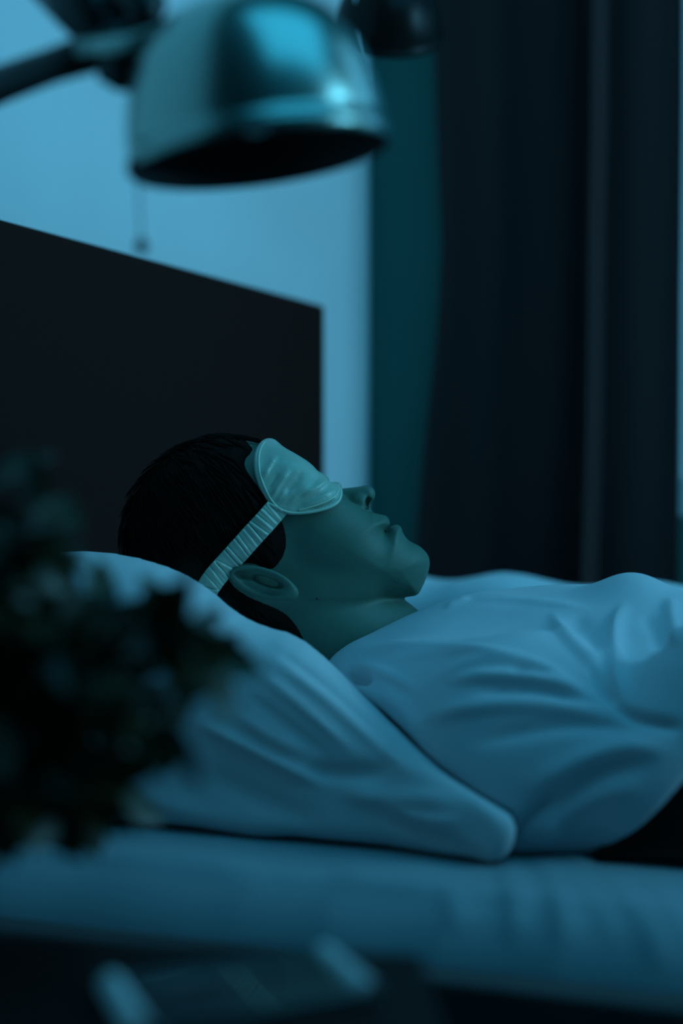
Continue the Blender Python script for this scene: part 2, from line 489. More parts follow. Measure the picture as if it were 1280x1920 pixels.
# ------------------------------------------------------------------ the sleeper's head (pixel units at depth 1.45)
HC = 1.45; S_ = HC / FPX
def hp(a, b, c): return a / S_ + 640, 960 - b / S_, (c - HC) / S_
face_poly = chaikin([(470, 860), (540, 868), (598, 900), (636, 926), (660, 944), (690, 962), (696, 960), (704, 963), (715, 965),
    (724, 969), (729, 977), (729, 984), (724, 989), (718, 996), (720, 999), (727, 995), (735, 988), (745, 984), (751, 990),
    (753, 998), (759, 1007), (767, 1015), (781, 1021), (791, 1028), (801, 1039), (805, 1052), (804, 1064), (800, 1080),
    (794, 1094), (786, 1111), (779, 1117), (760, 1119), (730, 1124), (690, 1140), (600, 1165), (500, 1170), (420, 1100), (400, 950)], 1)
nose_poly = chaikin([(610, 925), (630, 917), (642, 916), (678, 912), (688, 911.5), (697, 915), (702, 925), (699, 936), (694.5, 943), (693, 951), (697, 962),
    (690, 972), (660, 970), (620, 950)], 1)
E1 = np.array([-0.85, -0.53])
def F_skull(X, Y, Wd):
    aw = np.sqrt(Wd * Wd + 4)
    cr = ell(X, Y, aw, (428, 1004, 0), (186, 172, 158), math.radians(-55))
    return cr
def F_face(X, Y, Wd):
    aw = np.sqrt(Wd * Wd + 4)
    s = (X - 790) * E1[0] + (Y - 1100) * E1[1]
    dep = (X - 790) * (-0.53) + (Y - 1100) * 0.85
    wd = np.interp(s, [-30, 0, 40, 90, 150, 230, 300], [62, 78, 100, 118, 134, 146, 150])
    wd = wd - 0.24 * np.clip(dep - 10, 0, 120)
    d2 = poly_sd(X, Y, face_poly)
    # broad round front: lips and chin turn back sideways
    fc = smax(d2 + 0 * aw, aw - wd, 74)
    return fc
def F_nose(X, Y, Wd):
    aw = np.sqrt(Wd * Wd + 1)
    t = np.clip((X - 620) / 70, 0, 1)
    nd = smax(poly_sd(X, Y, nose_poly), aw - (17 + 9 * t), 15)
    al = ell(X, Y, aw, (677, 947, 23), (15, 20, 14), math.radians(-12))
    n = smin(nd, al, 9)
    tip = ell(X, Y, aw, (687, 926, 0), (14.5, 14.5, 17))
    n = smin(n, tip, 8)
    return n
def F_head(a, b, c, full=True):
    X, Y, Wd = hp(a, b, c)
    aw = np.sqrt(Wd * Wd + 4)
    f = smin(F_skull(X, Y, Wd), F_face(X, Y, Wd), 40)
    f = smin(f, ell(X, Y, aw, (618, 1004, 94), (78, 48, 40), math.radians(32)), 40)      # cheek
    f = smin(f, ell(X, Y, aw, (592, 1100, 80), (96, 40, 36), math.radians(2)), 36)       # jaw
    nk = cap(X, Y, Wd, (540, 1085, 0), (730, 1275, 0), 108, 128)
    nk = smin(nk, ell(X, Y, aw, (718, 1176, 0), (90, 60, 84), math.radians(20)), 16)
    f = smin(f, nk, 9)
    n = F_nose(X, Y, Wd)
    f = smin(f, n, 7)
    # parted lips: soft rolls either side of the gap
    f = smin(f, cap(X, Y, aw, (719, 977, 0), (702, 985, 46), 8.5, 4), 7)
    f = smin(f, cap(X, Y, aw, (743, 994, 0), (716, 1003, 44), 8.5, 4), 7)
    f = smax(f, -cap(X, Y, aw, (733, 988, 0), (716, 997, 40), 3.2, 1.2), 3)
    # nostrils
    f = smax(f, -ell(X, Y, aw, (687.5, 944, 26), (5.2, 13, 20), math.radians(12)), 3)
    f = smax(f, -ell(X, Y, aw, (693, 944, 16), (9, 9, 6), 0), 3)
    # philtrum
    # eye hollows (under the mask)
    f = smax(f, -ell(X, Y, aw, (600, 900, 52), (26, 14, 26), math.radians(35)), 10)
    if full:
        # ear, near and far
        th = math.radians(17); ct, st = math.cos(th), math.sin(th)
        u = (X - 500) * ct + (Y - 1086) * st; v = -(X - 500) * st + (Y - 1086) * ct
        wv = aw - (150 - 0.10 * v - 0.50 * np.maximum(v, 0) * np.clip((48 - u) / 30, 0, 1))
        rr = np.sqrt((u / 53) ** 2 + (v / 23) ** 2)
        ring = np.sqrt(((rr - 1) * 38) ** 2 + (wv - 12) ** 2) - 6.5
        disk = np.maximum(np.maximum((rr - 1.02) * 34, np.abs(wv - 3) - 8), -1e9)
        ear = smin(ring, disk, 6)
        ear = smin(ear, ell(X, Y, aw, (549, 1104, 158), (15, 13, 9), 0.4), 7)
        ear = smin(ear, cap(X, Y, aw, (515, 1093, 160), (538, 1096, 158), 6, 6), 5)
        ear = smax(ear, -ell(X, Y, aw, (506, 1084, 168), (33, 10, 27), 0.3), 4)
        ear = smax(ear, -ell(X, Y, aw, (500, 1101, 168), (26, 4, 9), 0.3), 4)
        ear = smax(ear, -ell(X, Y, aw, (468, 1074, 166), (20, 9, 15), 0.2), 4)
        f = smin(f, ear, 5)
    return f * S_

# body frame: torso runs along the bed (world x)
BX = np.array([CA, 0, -SA]); BY = np.array([SA, 0, CA])     # bed directions in frame coords
def bp(x, y, z):      # world -> frame
    q = np.array([x, y, z]) - CAM
    return np.array([q @ R_, q[2], q @ F_])
def to_world(a, b, c):
    return CAM[0] + a * R_[0] + c * F_[0], a * R_[1] + c * F_[1], CAM[2] + b
ZT = ZC + MT
def F_body(a, b, c):
    f = F_head(a, b, c)
    x, y, z = to_world(a, b, c)
    def e(cn, r): return ell(x, y, z, cn, r)
    t = smin(e((0.56, 1.37, ZT + 0.078), (0.17, 0.145, 0.075)), e((0.78, 1.38, ZT + 0.08), (0.22, 0.15, 0.085)), 0.06)
    t = smin(t, e((0.40, 1.38, ZT + 0.075), (0.08, 0.09, 0.045)), 0.05)
    for sg in (-1, 1):
        yy = 1.38 + sg * 0.12
        el = (0.72, 1.38 + sg * 0.17, ZT + 0.055)
        t = smin(t, cap(x, y, z, (0.46, yy, ZT + 0.078), el, 0.045, 0.036), 0.03)
        wr = (0.83, 1.37 + sg * 0.12, ZT + 0.17)
        t = smin(t, cap(x, y, z, el, wr, 0.036, 0.024), 0.015)
        hd = (0.88, 1.37 + sg * 0.05, ZT + 0.180)
        t = smin(t, ell(x, y, z, ((wr[0] + hd[0]) / 2 + .01, (wr[1] + hd[1]) / 2, hd[2] - 0.002), (0.045, 0.045, 0.014)), 0.012)
        for k in range(4):
            b0 = (0.865 + 0.018 * k, hd[1] + sg * (0.012), hd[2]); b1 = (b0[0] + 0.012, hd[1] - sg * (0.055 - abs(k - 1.5) * 0.008), hd[2] - 0.006)
            t = smin(t, cap(x, y, z, b0, b1, 0.0095, 0.007), 0.004)
        t = smin(t, cap(x, y, z, (0.845, wr[1] - sg * .02, hd[2]), (0.835, wr[1] - sg * 0.075, hd[2]), 0.011, 0.008), 0.006)
        t = smin(t, cap(x, y, z, (1.0, 1.38 + sg * 0.09, ZT + 0.08), (1.42, 1.38 + sg * 0.11, ZT + 0.075), 0.08, 0.055), 0.05)
        t = smin(t, cap(x, y, z, (1.42, 1.38 + sg * 0.11, ZT + 0.075), (1.80, 1.38 + sg * 0.11, ZT + 0.06), 0.052, 0.035), 0.03)
        t = smin(t, cap(x, y, z, (1.80, 1.38 + sg * 0.11, ZT + 0.05), (1.86, 1.38 + sg * 0.13, ZT + 0.17), 0.034, 0.026), 0.02)
    return smin(f, t, 0.03)
person = thing('person', (0.35, 1.37, ZT), 'person lying on their back asleep on the bed in a white t-shirt, lips parted', 'person')
def axis(parts):
    out = []
    for lo, hi, st in parts: out.append(np.arange(lo, hi, st))
    return np.concatenate(out)
def build_person():
    xs = axis([(-0.20, 0.086, 0.0016), (0.086, 0.15, 0.004), (0.15, 1.5, 0.011)])
    ys = axis([(-0.26, -0.125, 0.005), (-0.125, 0.07, 0.0016)])
    zs = axis([(0.88, 1.36, 0.010), (1.36, 1.45, 0.0018), (1.45, 1.54, 0.003), (1.54, 1.75, 0.008)])
    V, Q = nets(F_body, xs, ys, zs)
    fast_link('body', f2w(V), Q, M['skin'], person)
build_person()
# mole on the cheek and a small blemish by the chin
for (px, py, r, m) in ((595, 1122, 2.6, 'mole'), (742, 1088, 1.8, 'skin')):
    c = ray(F_head, px, py, 1.2, 1.5)
    g = sphere_geo(f2w(fr(px, py, c + 0.0003)), r * S_, 12); link('mole', g[0], g[1], M[m], person)

# hair: a thick cap over the skull, combed ripples, clear of the face and ear
hair_poly = chaikin([(482, 846), (470, 835), (440, 800), (330, 780), (200, 850), (180, 1050), (260, 1240), (420, 1250), (560, 1245), (578, 1200), (560, 1165),
                     (535, 1138), (470, 1112), (438, 1085), (440, 1058), (480, 1050), (505, 1066), (522, 1062), (543, 1030), (540, 985), (520, 950), (480, 900), (462, 870)], 2)
def F_hair(a, b, c):
    X, Y, Wd = hp(a, b, c)
    aw = np.sqrt(Wd * Wd + 4)
    sk = smin(F_skull(X, Y, Wd), F_face(X, Y, Wd), 40)
    sk = smin(sk, ell(X, Y, aw, (618, 1004, 94), (78, 48, 40), math.radians(32)), 40)
    sk = smin(sk, ell(X, Y, aw, (592, 1100, 80), (96, 40, 36), math.radians(2)), 36)
    sk = smin(sk, cap(X, Y, Wd, (540, 1085, 0), (730, 1275, 0), 108, 128), 9)
    pd = poly_sd(X, Y, hair_poly)
    lift = 12 * np.clip(-pd / 26, 0.10, 1) + 2.0 * vnoise(X / 9, Y / 9, Wd / 9, 2) * np.clip(-pd / 40, 0, 1)
    return smax(sk - lift, pd, 4) * S_
def build_hair():
    V, Q = nets(F_hair, np.arange(-0.215, -0.01, 0.0022), np.arange(-0.14, 0.085, 0.0022), np.arange(1.36 - 0.01 - .0, 1.545, 0.0022) - 0.0, 1)
    fast_link('hair', f2w(V), Q, M['hair'], person)
    # loose strands breaking the outline
    rs = np.random.RandomState(3); gs = []
    for k in range(240):
        th = math.radians(rs.uniform(150, 345)); X = 428 + 190 * math.cos(th) * rs.uniform(.9, 1); Y = 1004 + 176 * math.sin(th) * rs.uniform(.9, 1)
        wv = rs.uniform(-60, 60)
        pts = []
        for j in range(6):
            q = j / 5
            rr = 1.0 + 0.05 * q
            t2 = th - 0.25 * q + rs.normal() * 0.004
            x = 428 + (186 * rr + 6) * math.cos(t2); y = 1004 + (172 * rr + 8) * math.sin(t2)
            pts.append(f2w(np.array([(x - 640) * S_, (960 - y) * S_, HC + wv * S_])))
        gs.append(tube_geo(pts, [0.0007, .0007, .0006, .0005, .0004, .0002], 5, False))
    def grad(P):
        e = 4e-4; f0 = F_hair(P[:, 0], P[:, 1], P[:, 2])
        return f0, np.stack([F_hair(P[:, 0] + e * (k == 0), P[:, 1] + e * (k == 1), P[:, 2] + e * (k == 2)) - f0 for k in range(3)], 1) / e
    pick = rs.choice(len(V), 1500, replace=False); P = V[pick].copy(); px_, py_, _w = hp(P[:, 0], P[:, 1], P[:, 2])
    keep = (poly_sd(px_, py_, hair_poly) < -14); P = P[keep]
    path = []
    jit = rs.normal(size=P.shape) * 0.12
    for st in range(9):
        f0, g0 = grad(P); n0 = g0 / (np.linalg.norm(g0, axis=1)[:, None] + 1e-9)
        P = P - n0 * np.clip(f0, -0.004, 0.004)[:, None]
        path.append(P + n0 * (0.0007 + 0.0006 * st / 8))
        flow = np.array([0.55, -0.75, -0.1]) + jit
        flow = flow - n0 * (flow * n0).sum(1)[:, None]; flow /= np.linalg.norm(flow, axis=1)[:, None] + 1e-9
        P = P + flow * 0.0032
    path = np.array(path)
    for k in range(path.shape[1]):
        x_, y_, _w = hp(path[:, k, 0], path[:, k, 1], path[:, k, 2])
        if poly_sd(x_, y_, hair_poly).max() > -3: continue
        gs.append(tube_geo(f2w(path[:, k]), [0.0004, .0007, .0009, .0009, .0009, .0008, .0006, .0004, .0002], 4, False))
    g = merge(*gs); link('hair_strands', g[0], g[1], M['hair'], person)
build_hair()

# pillow volume (built further down; the shirt rests against it)
PC0 = 1.20     # distance at which the pillow's end outline is read
pil_px = [(-120, 1180), (-60, 1090), (40, 1046), (130, 1031), (230, 1038), (330, 1068), (390, 1105), (440, 1150), (490, 1176), (556, 1192), (620, 1243), (700, 1326),
          (800, 1408), (865, 1452), (912, 1480), (948, 1502), (938, 1560), (930, 1626), (860, 1630), (700, 1660), (300, 1660), (-120, 1660)]
pil_poly = chaikin([fr(x, y, 1.15 / (CA + SA * (x - 640) / FPX))[:2] for x, y in pil_px], 1)
def F_pillow(x, y, z):
    q = np.stack(np.broadcast_arrays(x, y, z), -1) - CAM
    a = q @ R_; c = q @ F_; b = q[..., 2]
    dc = np.maximum(y - 1.165, 0) * 1.05
    d2 = poly_sd(a, b + 0.34 * dc, pil_poly) + 0.05 * dc
    y0 = 1.088 - 0.02 * np.clip((a - 0.03) / 0.07, 0, 1)
    e = np.maximum(y0 - y, y - 1.64)
    k = 0.012 + 0.070 * np.clip((0.095 - a) / 0.17, 0, 1)
    f = smax(d2, e, k)
    f = smax(f, ZT + 0.0005 - z, 0.02)
    hd = np.minimum(F_head(a, b, c, False), F_hair(a, b, c))
    f = smax(f, -(hd - 0.001), 0.010)
    f = np.maximum(f, 0.006 - x)
    return f

# ------------------------------------------------------------------ t-shirt
neck_edge = [(600, 1226), (612, 1212), (642, 1201), (691, 1195), (736, 1185), (774, 1166), (808, 1144)]
def F_shirt(a, b, c):
    x, y, z = to_world(a, b, c)
    def P(px, py, cc): return fr(px, py, cc)
    def E(px, py, cc, r, th=0.0):
        return ell(a, b, c, P(px, py, cc), r, th)
    f = E(1105, 1310, 1.42, (0.158, 0.095, 0.15))                                   # rib cage
    f = smin(f, E(890, 1300, 1.43, (0.13, 0.066, 0.145)), 0.05)                    # collar bones
    f = smin(f, E(1183, 1158, 1.36, (0.028, 0.034, 0.034)), 0.03)                   # chest rise
    f = smin(f, E(1450, 1320, 1.30, (0.20, 0.064, 0.14)), 0.06)                    # belly
    f = smin(f, cap(a, b, c, P(700, 1300, 1.38), P(900, 1275, 1.40), 0.034, 0.05), 0.04)
    f = smin(f, cap(a, b, c, P(800, 1370, 1.30), P(980, 1395, 1.23), 0.060, 0.073), 0.05)    # shoulder
    f = smin(f, cap(a, b, c, P(980, 1400, 1.22), P(1210, 1455, 1.155), 0.070, 0.050), 0.035)   # sleeve
    f = smin(f, E(1010, 1490, 1.20, (0.090, 0.048, 0.052)), 0.03)                  # cloth resting on the sheet
    f = smin(f, E(1440, 1330, 1.15, (0.08, 0.075, 0.06)), 0.05)
    f = smin(f, ell(x, y, z, (0.80, 1.38, ZT + 0.09), (0.24, 0.175, 0.095)), 0.05)
    # far shoulder and sleeve
    f = smin(f, cap(a, b, c, P(900, 1270, 1.58), P(1150, 1230, 1.60), 0.05, 0.055), 0.05)
    # collar: the shirt stops where the neck comes out
    X, Y, Wd = hp(a, b, c)
    nk = cap(X, Y, Wd, (540, 1085, 0), (730, 1275, 0), 108, 128)
    f = smax(f, -(F_head(a, b, c, False) - 0.0010), 0.004)
    xl = np.array([-0.2, 0.0, 0.3])
    cutp = (Y - np.interp(X, [560, 600, 612, 642, 691, 736, 774, 808, 830], [1262, 1226, 1211, 1201, 1195, 1185, 1166, 1143, 1120]))
    wgt = np.clip((120 - np.abs(Wd)) / 60, 0, 1)
    cutp = np.where(X < 815, cutp, 999) 
    f = smax(f, -(cutp * S_) - (1 - wgt) * 0.05, 0.003)
    # sleeve hem
    n = np.array([0.80, -0.52]); p0 = P(1212, 1548, 1.14)
    hem = ((a - p0[0]) * n[0] + (b - p0[1]) * n[1])
    near = (c - 1.235) 
    hem = np.maximum(hem + 0 * c, near)
    return f, hem
def F_shirt2(a, b, c, pil=True):
    f, hem = F_shirt(a, b, c)
    x, y, z = to_world(a, b, c)
    sel = np.maximum(-hem, -1)      # keep where outside the cut wedge
    px = 640 + FPX * a / c
    # cut away the sleeve beyond its hem: only close to the camera
    n0 = fr(1192, 1535, 1.14)
    hemd = (a - n0[0]) * 0.78 - (b - n0[1]) * 0.62
    cut = np.minimum(hemd, 1.225 - c)
    f = smax(f, cut, 0.006)
    f = smax(f, (ZT + 0.001) - z, 0.008)
    f = np.maximum(f, x - 0.96)
    if pil: f = smax(f, -(F_pillow(x, y, z) - 0.0015), 0.006)
    return f
SH_RIDGES = [
    # folds over the shoulder and across the chest, read off the cloth
    ([(655, 1222), (760, 1212), (880, 1218), (985, 1232)], 0.0022, 8, 12),
    ([(700, 1240), (800, 1226), (900, 1222), (1000, 1240), (1050, 1260)], 0.0022, 9, 12),
    ([(800, 1285), (880, 1240), (960, 1238), (1040, 1262), (1100, 1300)], 0.0030, 10, 12),
    ([(820, 1282), (900, 1270), (985, 1272), (1070, 1292), (1140, 1325)], 0.0045, 9, 14),
    ([(950, 1262), (1000, 1256), (1040, 1268)], -0.0030, 6, 7),
    ([(880, 1300), (960, 1292), (1040, 1300), (1110, 1322)], -0.0035, 8, 9),
    ([(760, 1360), (860, 1330), (980, 1318), (1100, 1335), (1200, 1362)], 0.0035, 14, 18),
    ([(860, 1400), (1000, 1368), (1120, 1355), (1250, 1372)], -0.0030, 14, 18),
    ([(960, 1500), (1060, 1440), (1150, 1405), (1280, 1400)], 0.0040, 18, 22),
    ([(1000, 1560), (1080, 1480), (1150, 1440), (1240, 1430)], -0.0035, 16, 20),
    ([(990, 1585), (1040, 1540), (1110, 1500), (1220, 1470)], 0.0030, 14, 20),
    ([(1095, 1580), (1130, 1565), (1170, 1562)], -0.003, 8, 8),
    ([(1030, 1142), (1050, 1185), (1080, 1220), (1110, 1245), (1130, 1290)], 0.0045, 7, 12),
    ([(1060, 1160), (1100, 1180), (1130, 1230)], -0.0030, 14, 16),
    ([(1175, 1120), (1150, 1170), (1145, 1230), (1160, 1300), (1172, 1330)], 0.0050, 7, 16),
    ([(1100, 1235), (1118, 1270), (1135, 1305), (1160, 1325)], -0.0040, 7, 8),
    ([(1200, 1150), (1230, 1180), (1240, 1230)], -0.002, 14, 14),
    ([(1140, 1322), (1200, 1350), (1290, 1368)], -0.0055, 9, 10),
    ([(1255, 1110), (1258, 1160), (1275, 1220)], 0.0035, 12, 16),
    ([(880, 1123), (960, 1124), (1050, 1136), (1120, 1145)], 0.0018, 5, 10),
    ([(830, 1142), (860, 1130), (885, 1122)], 0.0018, 4, 7),
    ([(640, 1268), (670, 1275), (700, 1272)], -0.0070, 8, 9),
    ([(650, 1240), (720, 1262), (790, 1300)], 0.0025, 9, 13),
    ([(700, 1290), (760, 1330), (800, 1400)], 0.0025, 14, 18),
    ([(700, 1216), (860, 1200), (960, 1204)], 0.0012, 8, 10),
    ([(1062, 1616), (1085, 1588), (1120, 1570), (1165, 1560)], -0.0075, 8, 10),
    ([(948, 1590), (970, 1560), (1010, 1520), (1050, 1480)], -0.0050, 9, 14),
    ([(1000, 1605), (1030, 1570), (1060, 1545)], 0.0040, 12, 14),
]
def build_shirt():
    V, Q = nets(F_shirt2, np.concatenate([np.arange(-0.03, 0.42, 0.0031), np.arange(0.42, 0.86, 0.008)]), np.arange(-0.245, -0.02, 0.0031), np.concatenate([np.arange(0.84, 1.02, 0.008), np.arange(1.02, 1.50, 0.0036), np.arange(1.50, 1.76, 0.007)]), 1)
    Wv = f2w(V); N = normals(V, Q)
    if (N[np.argmax(V[:, 1]), 1]) < 0: N = -N
    px = 640 + FPX * V[:, 0] / V[:, 2]; py = 960 - FPX * V[:, 1] / V[:, 2]
    h = np.zeros(len(V))
    for P, am, w1, w2 in SH_RIDGES: h += ridge(px, py, P, am * 1.25, w1, w2, 0.3)
    h *= np.clip(N[:, 1] * 2 - N[:, 2] * 2, 0, 1)
    h += 0.0010 * vnoise(V[:, 0] * 30, V[:, 1] * 45, V[:, 2] * 35, 11)
    V = V + N * h[:, None]
    V[:, 1] = np.maximum(V[:, 1], MT + 0.0005)
    fast_link('t_shirt', f2w(V), Q, M['shirt'], person)
build_shirt()

# ------------------------------------------------------------------ sleep mask
mask_poly = chaikin([(500, 824), (490, 832), (484, 850), (482, 872), (487, 902), (502, 932), (514, 950), (532, 962), (556, 966), (590, 963), (622, 954), (638, 943),
                     (643, 928), (641, 913), (637, 905), (622, 903), (608, 890), (598, 887), (585, 872), (560, 856), (534, 842), (520, 828), (510, 823)], 1)
def F_mask(a, b, c):
    X, Y, Wd = hp(a, b, c); aw = np.sqrt(Wd * Wd + 4)
    base = smin(F_skull(X, Y, Wd), F_face(X, Y, Wd), 40)
    base = smin(base, ell(X, Y, aw, (618, 1004, 94), (78, 48, 40), math.radians(32)), 40)
    puff = 13
    body = smin(base - puff, ell(X, Y, aw, (548, 888, 50), (78, 48, 96), math.radians(38)), 24)
    body = smin(body, smax(poly_sd(X, Y, nose_poly) - 20, aw - 34, 14), 14)
    return smax(body, poly_sd(X, Y, mask_poly), 5) * S_
mask = thing('sleep_mask', W(560, 900, 1.4), 'pale satin sleep mask strapped over the eyes of the sleeping person', 'sleep mask')
MK = [([(490, 902), (500, 886), (512, 866), (522, 850)], 0.0017, 3, 8), ([(506, 940), (516, 922), (530, 900), (548, 878)], 0.0022, 3, 8),
      ([(514, 944), (526, 934), (540, 916)], 0.0012, 2.2, 4), ([(560, 934), (585, 922), (605, 908), (622, 897)], 0.0020, 3.5, 9),
      ([(545, 957), (570, 942), (600, 927), (618, 920)], -0.0016, 2.4, 4), ([(560, 958), (600, 950), (640, 930)], -0.0026, 2.6, 3.0),
      ([(502, 925), (512, 908), (524, 886)], -0.0010, 5, 5), ([(530, 935), (552, 905), (575, 878)], -0.0012, 7, 7),
      ([(522, 948), (540, 930), (556, 915)], 0.0009, 2.5, 4), ([(552, 952), (590, 936), (635, 916)], 0.0012, 3, 4),
      ([(535, 950), (560, 925), (590, 900)], 0.0009, 4, 6), ([(618, 905), (622, 898), (628, 900)], -0.0015, 4, 4)]
def build_mask():
    V, Q = nets(F_mask, np.arange(-0.078, 0.005, 0.0013), np.arange(-0.006, 0.070, 0.0013), np.arange(1.345, 1.56, 0.0015), 2)
    N = normals(V, Q)
    if (N[np.argmax(V[:, 1]), 1]) < 0: N = -N
    px, py, wd = hp(V[:, 0], V[:, 1], V[:, 2])
    ppx = 640 + FPX * V[:, 0] / V[:, 2]; ppy = 960 - FPX * V[:, 1] / V[:, 2]
    h = np.zeros(len(V))
    for P, am, w1, w2 in MK: h += ridge(ppx, ppy, P, am * 1.35, w1, w2, 0.35)
    h += 0.00025 * vnoise(px / 8, py / 8, wd / 12, 21)
    V = V + N * h[:, None]
    fast_link('mask_pad', f2w(V), Q, M['satin'], mask)
    pts = []
    edge = chaikin([(496, 829), (489, 838), (485, 852), (484, 872), (489, 900), (503, 930), (515, 948), (533, 960), (556, 963), (590, 960), (620, 951), (635, 941), (640, 928), (638, 914)], 2, False)
    for x, y in edge:
        c = ray(F_mask, x, y, 1.25, 1.56)
        if c is None: continue
        pts.append(f2w(fr(x, y, c - 0.0002)))
    P = np.array(pts)
    for _ in range(4): P[1:-1] = (P[:-2] + 2 * P[1:-1] + P[2:]) / 4
    g = tube_geo(P, 1.9 * S_, 8); link('piping', g[0], g[1], M['piping'], mask)
    edge = chaikin([(560, 957), (585, 950), (612, 941), (630, 930), (636, 918), (635, 908)], 2, False)
    pts = []
    for x, y in edge:
        c = ray(F_mask, x, y, 1.25, 1.56)
        if c is not None: pts.append(f2w(fr(x, y, c - 0.0004)))
    P = np.array(pts)
    for _ in range(4): P[1:-1] = (P[:-2] + 2 * P[1:-1] + P[2:]) / 4
    g = tube_geo(P, 1.3 * S_, 8); link('piping', g[0], g[1], M['piping'], mask)
    # gathered strap following the side of the head
    def Fh(a, b, c): return np.minimum(F_head(a, b, c, False), F_hair(a, b, c))
    cl = np.array(chaikin([(521, 950), (497, 978), (470, 1007), (445, 1035), (420, 1062), (400, 1085), (385, 1110)], 3, False))
    n = 150; tt = np.linspace(0, 1, n); seg = np.r_[0, np.cumsum(np.linalg.norm(np.diff(cl, axis=0), axis=1))]; seg /= seg[-1]
    cx = np.interp(tt, seg, cl[:, 0]); cy = np.interp(tt, seg, cl[:, 1])
    m_ = 17; V = []; dep = []
    for i in range(n):
        d = np.array([cx[min(i + 1, n - 1)] - cx[max(i - 1, 0)], cy[min(i + 1, n - 1)] - cy[max(i - 1, 0)]]); d /= np.linalg.norm(d)
        nn = np.array([-d[1], d[0]])
        row = []
        for j in range(m_):
            v = (j / (m_ - 1) - 0.5) * 2
            hw = 21 + 1.2 * math.sin(tt[i] * 70) + (2 if i < 6 else 0)
            p = np.array([cx[i], cy[i]]) + nn * v * hw
            c = ray(Fh, p[0], p[1], 1.2, 1.5, 300)
            row.append((p, v, c))
        dep.append([q[2] if q[2] is not None else np.nan for q in row])
    D = np.array(dep); D = np.where(np.isnan(D), np.nanmean(D), D)
    for _ in range(14):
        D[1:-1] = (D[:-2] + 2 * D[1:-1] + D[2:]) / 4; D[:, 1:-1] = (D[:, :-2] + 2 * D[:, 1:-1] + D[:, 2:]) / 4
    rs = np.random.RandomState(8)
    gather = [(k * 0.064 + rs.uniform(-.014, .014), rs.uniform(-.12, .12), rs.uniform(0.6, 1.3)) for k in range(0, 16)]
    for i in range(n):
        d = np.array([cx[min(i + 1, n - 1)] - cx[max(i - 1, 0)], cy[min(i + 1, n - 1)] - cy[max(i - 1, 0)]]); d /= np.linalg.norm(d)
        nn = np.array([-d[1], d[0]])
        for j in range(m_):
            v = (j / (m_ - 1) - 0.5) * 2
            hh = 0
            for (t0, sl, am) in gather:
                q = (tt[i] - t0 - sl * v * 0.25) / 0.011
                hh += am * (0.0013 * math.exp(-q * q) - 0.0011 * math.exp(-((q + 1.6)) ** 2))
            off = 0.0045 + hh + 0.0012 * (1 - v * v)
            p = np.array([cx[i], cy[i]]) + nn * v * 21
            V.append(f2w(fr(p[0], p[1], D[i, j] - off)))
    Q = [(i * m_ + j, i * m_ + j + 1, (i + 1) * m_ + j + 1, (i + 1) * m_ + j) for i in range(n - 1) for j in range(m_ - 1)]
    o = link('strap', V, Q, M['satin'], mask)
    md = o.modifiers.new('thickness', 'SOLIDIFY'); md.thickness = 0.0016; md.offset = 0
build_mask()

# ------------------------------------------------------------------ pillow
PR = [([(350, 1350), (430, 1385), (520, 1432), (620, 1482)], 0.0040, 6, 12),
      ([(620, 1482), (700, 1500), (800, 1498), (880, 1520)], 0.0035, 14, 20),
      ([(690, 1505), (760, 1545), (830, 1580), (920, 1614)], -0.0045, 12, 14),
      ([(560, 1440), (640, 1455), (740, 1448)], -0.0040, 14, 18),
      ([(700, 1512), (780, 1535), (880, 1545)], 0.0045, 12, 16),
      ([(480, 1215), (600, 1300), (700, 1390), (800, 1480)], 0.0016, 9, 10),
      ([(470, 1250), (580, 1335), (680, 1430)], 0.0018, 9, 10),
      ([(500, 1205), (620, 1290), (740, 1400)], -0.0016, 8, 8),
      ([(450, 1290), (550, 1370), (640, 1440)], -0.0015, 10, 10),
      ([(430, 1330), (500, 1380), (580, 1420)], 0.002, 10, 12),
      ([(360, 1440), (480, 1500), (620, 1560)], -0.003, 20, 26),
      ([(250, 1490), (400, 1540), (560, 1575)], 0.003, 18, 24)]
def build_pillow():
    V, Q = nets(F_pillow, np.arange(0.0, 0.60, 0.0034), np.concatenate([np.arange(1.04, 1.36, 0.004), np.arange(1.36, 1.68, 0.009)]), np.arange(ZT - 0.012, ZC + 0.01, 0.0034), 1)
    V = smooth_mesh(V, Q, 2)
    N = normals(V, Q)
    if (N[np.argmax(V[:, 2]), 2]) < 0: N = -N
    px, py, c = w2px(V)
    h = np.zeros(len(V))
    for P, am, w1, w2 in PR: h += ridge(px, py, P, am * 1.3, w1, w2, 0.3)
    h *= np.clip((1.36 - V[:, 1]) / 0.1, 0, 1)
    h += 0.0025 * vnoise(V[:, 0] * 18, V[:, 1] * 22, V[:, 2] * 20, 31)
    V = V + N * h[:, None]
    V[:, 2] = np.maximum(V[:, 2], ZT + 0.0003)
    o = fast_link('pillow', V, Q, M['pillow'])
    tag(o, 'large white pillow under the sleeping head, its corner pointing at the sleeve', 'pillow')
build_pillow()

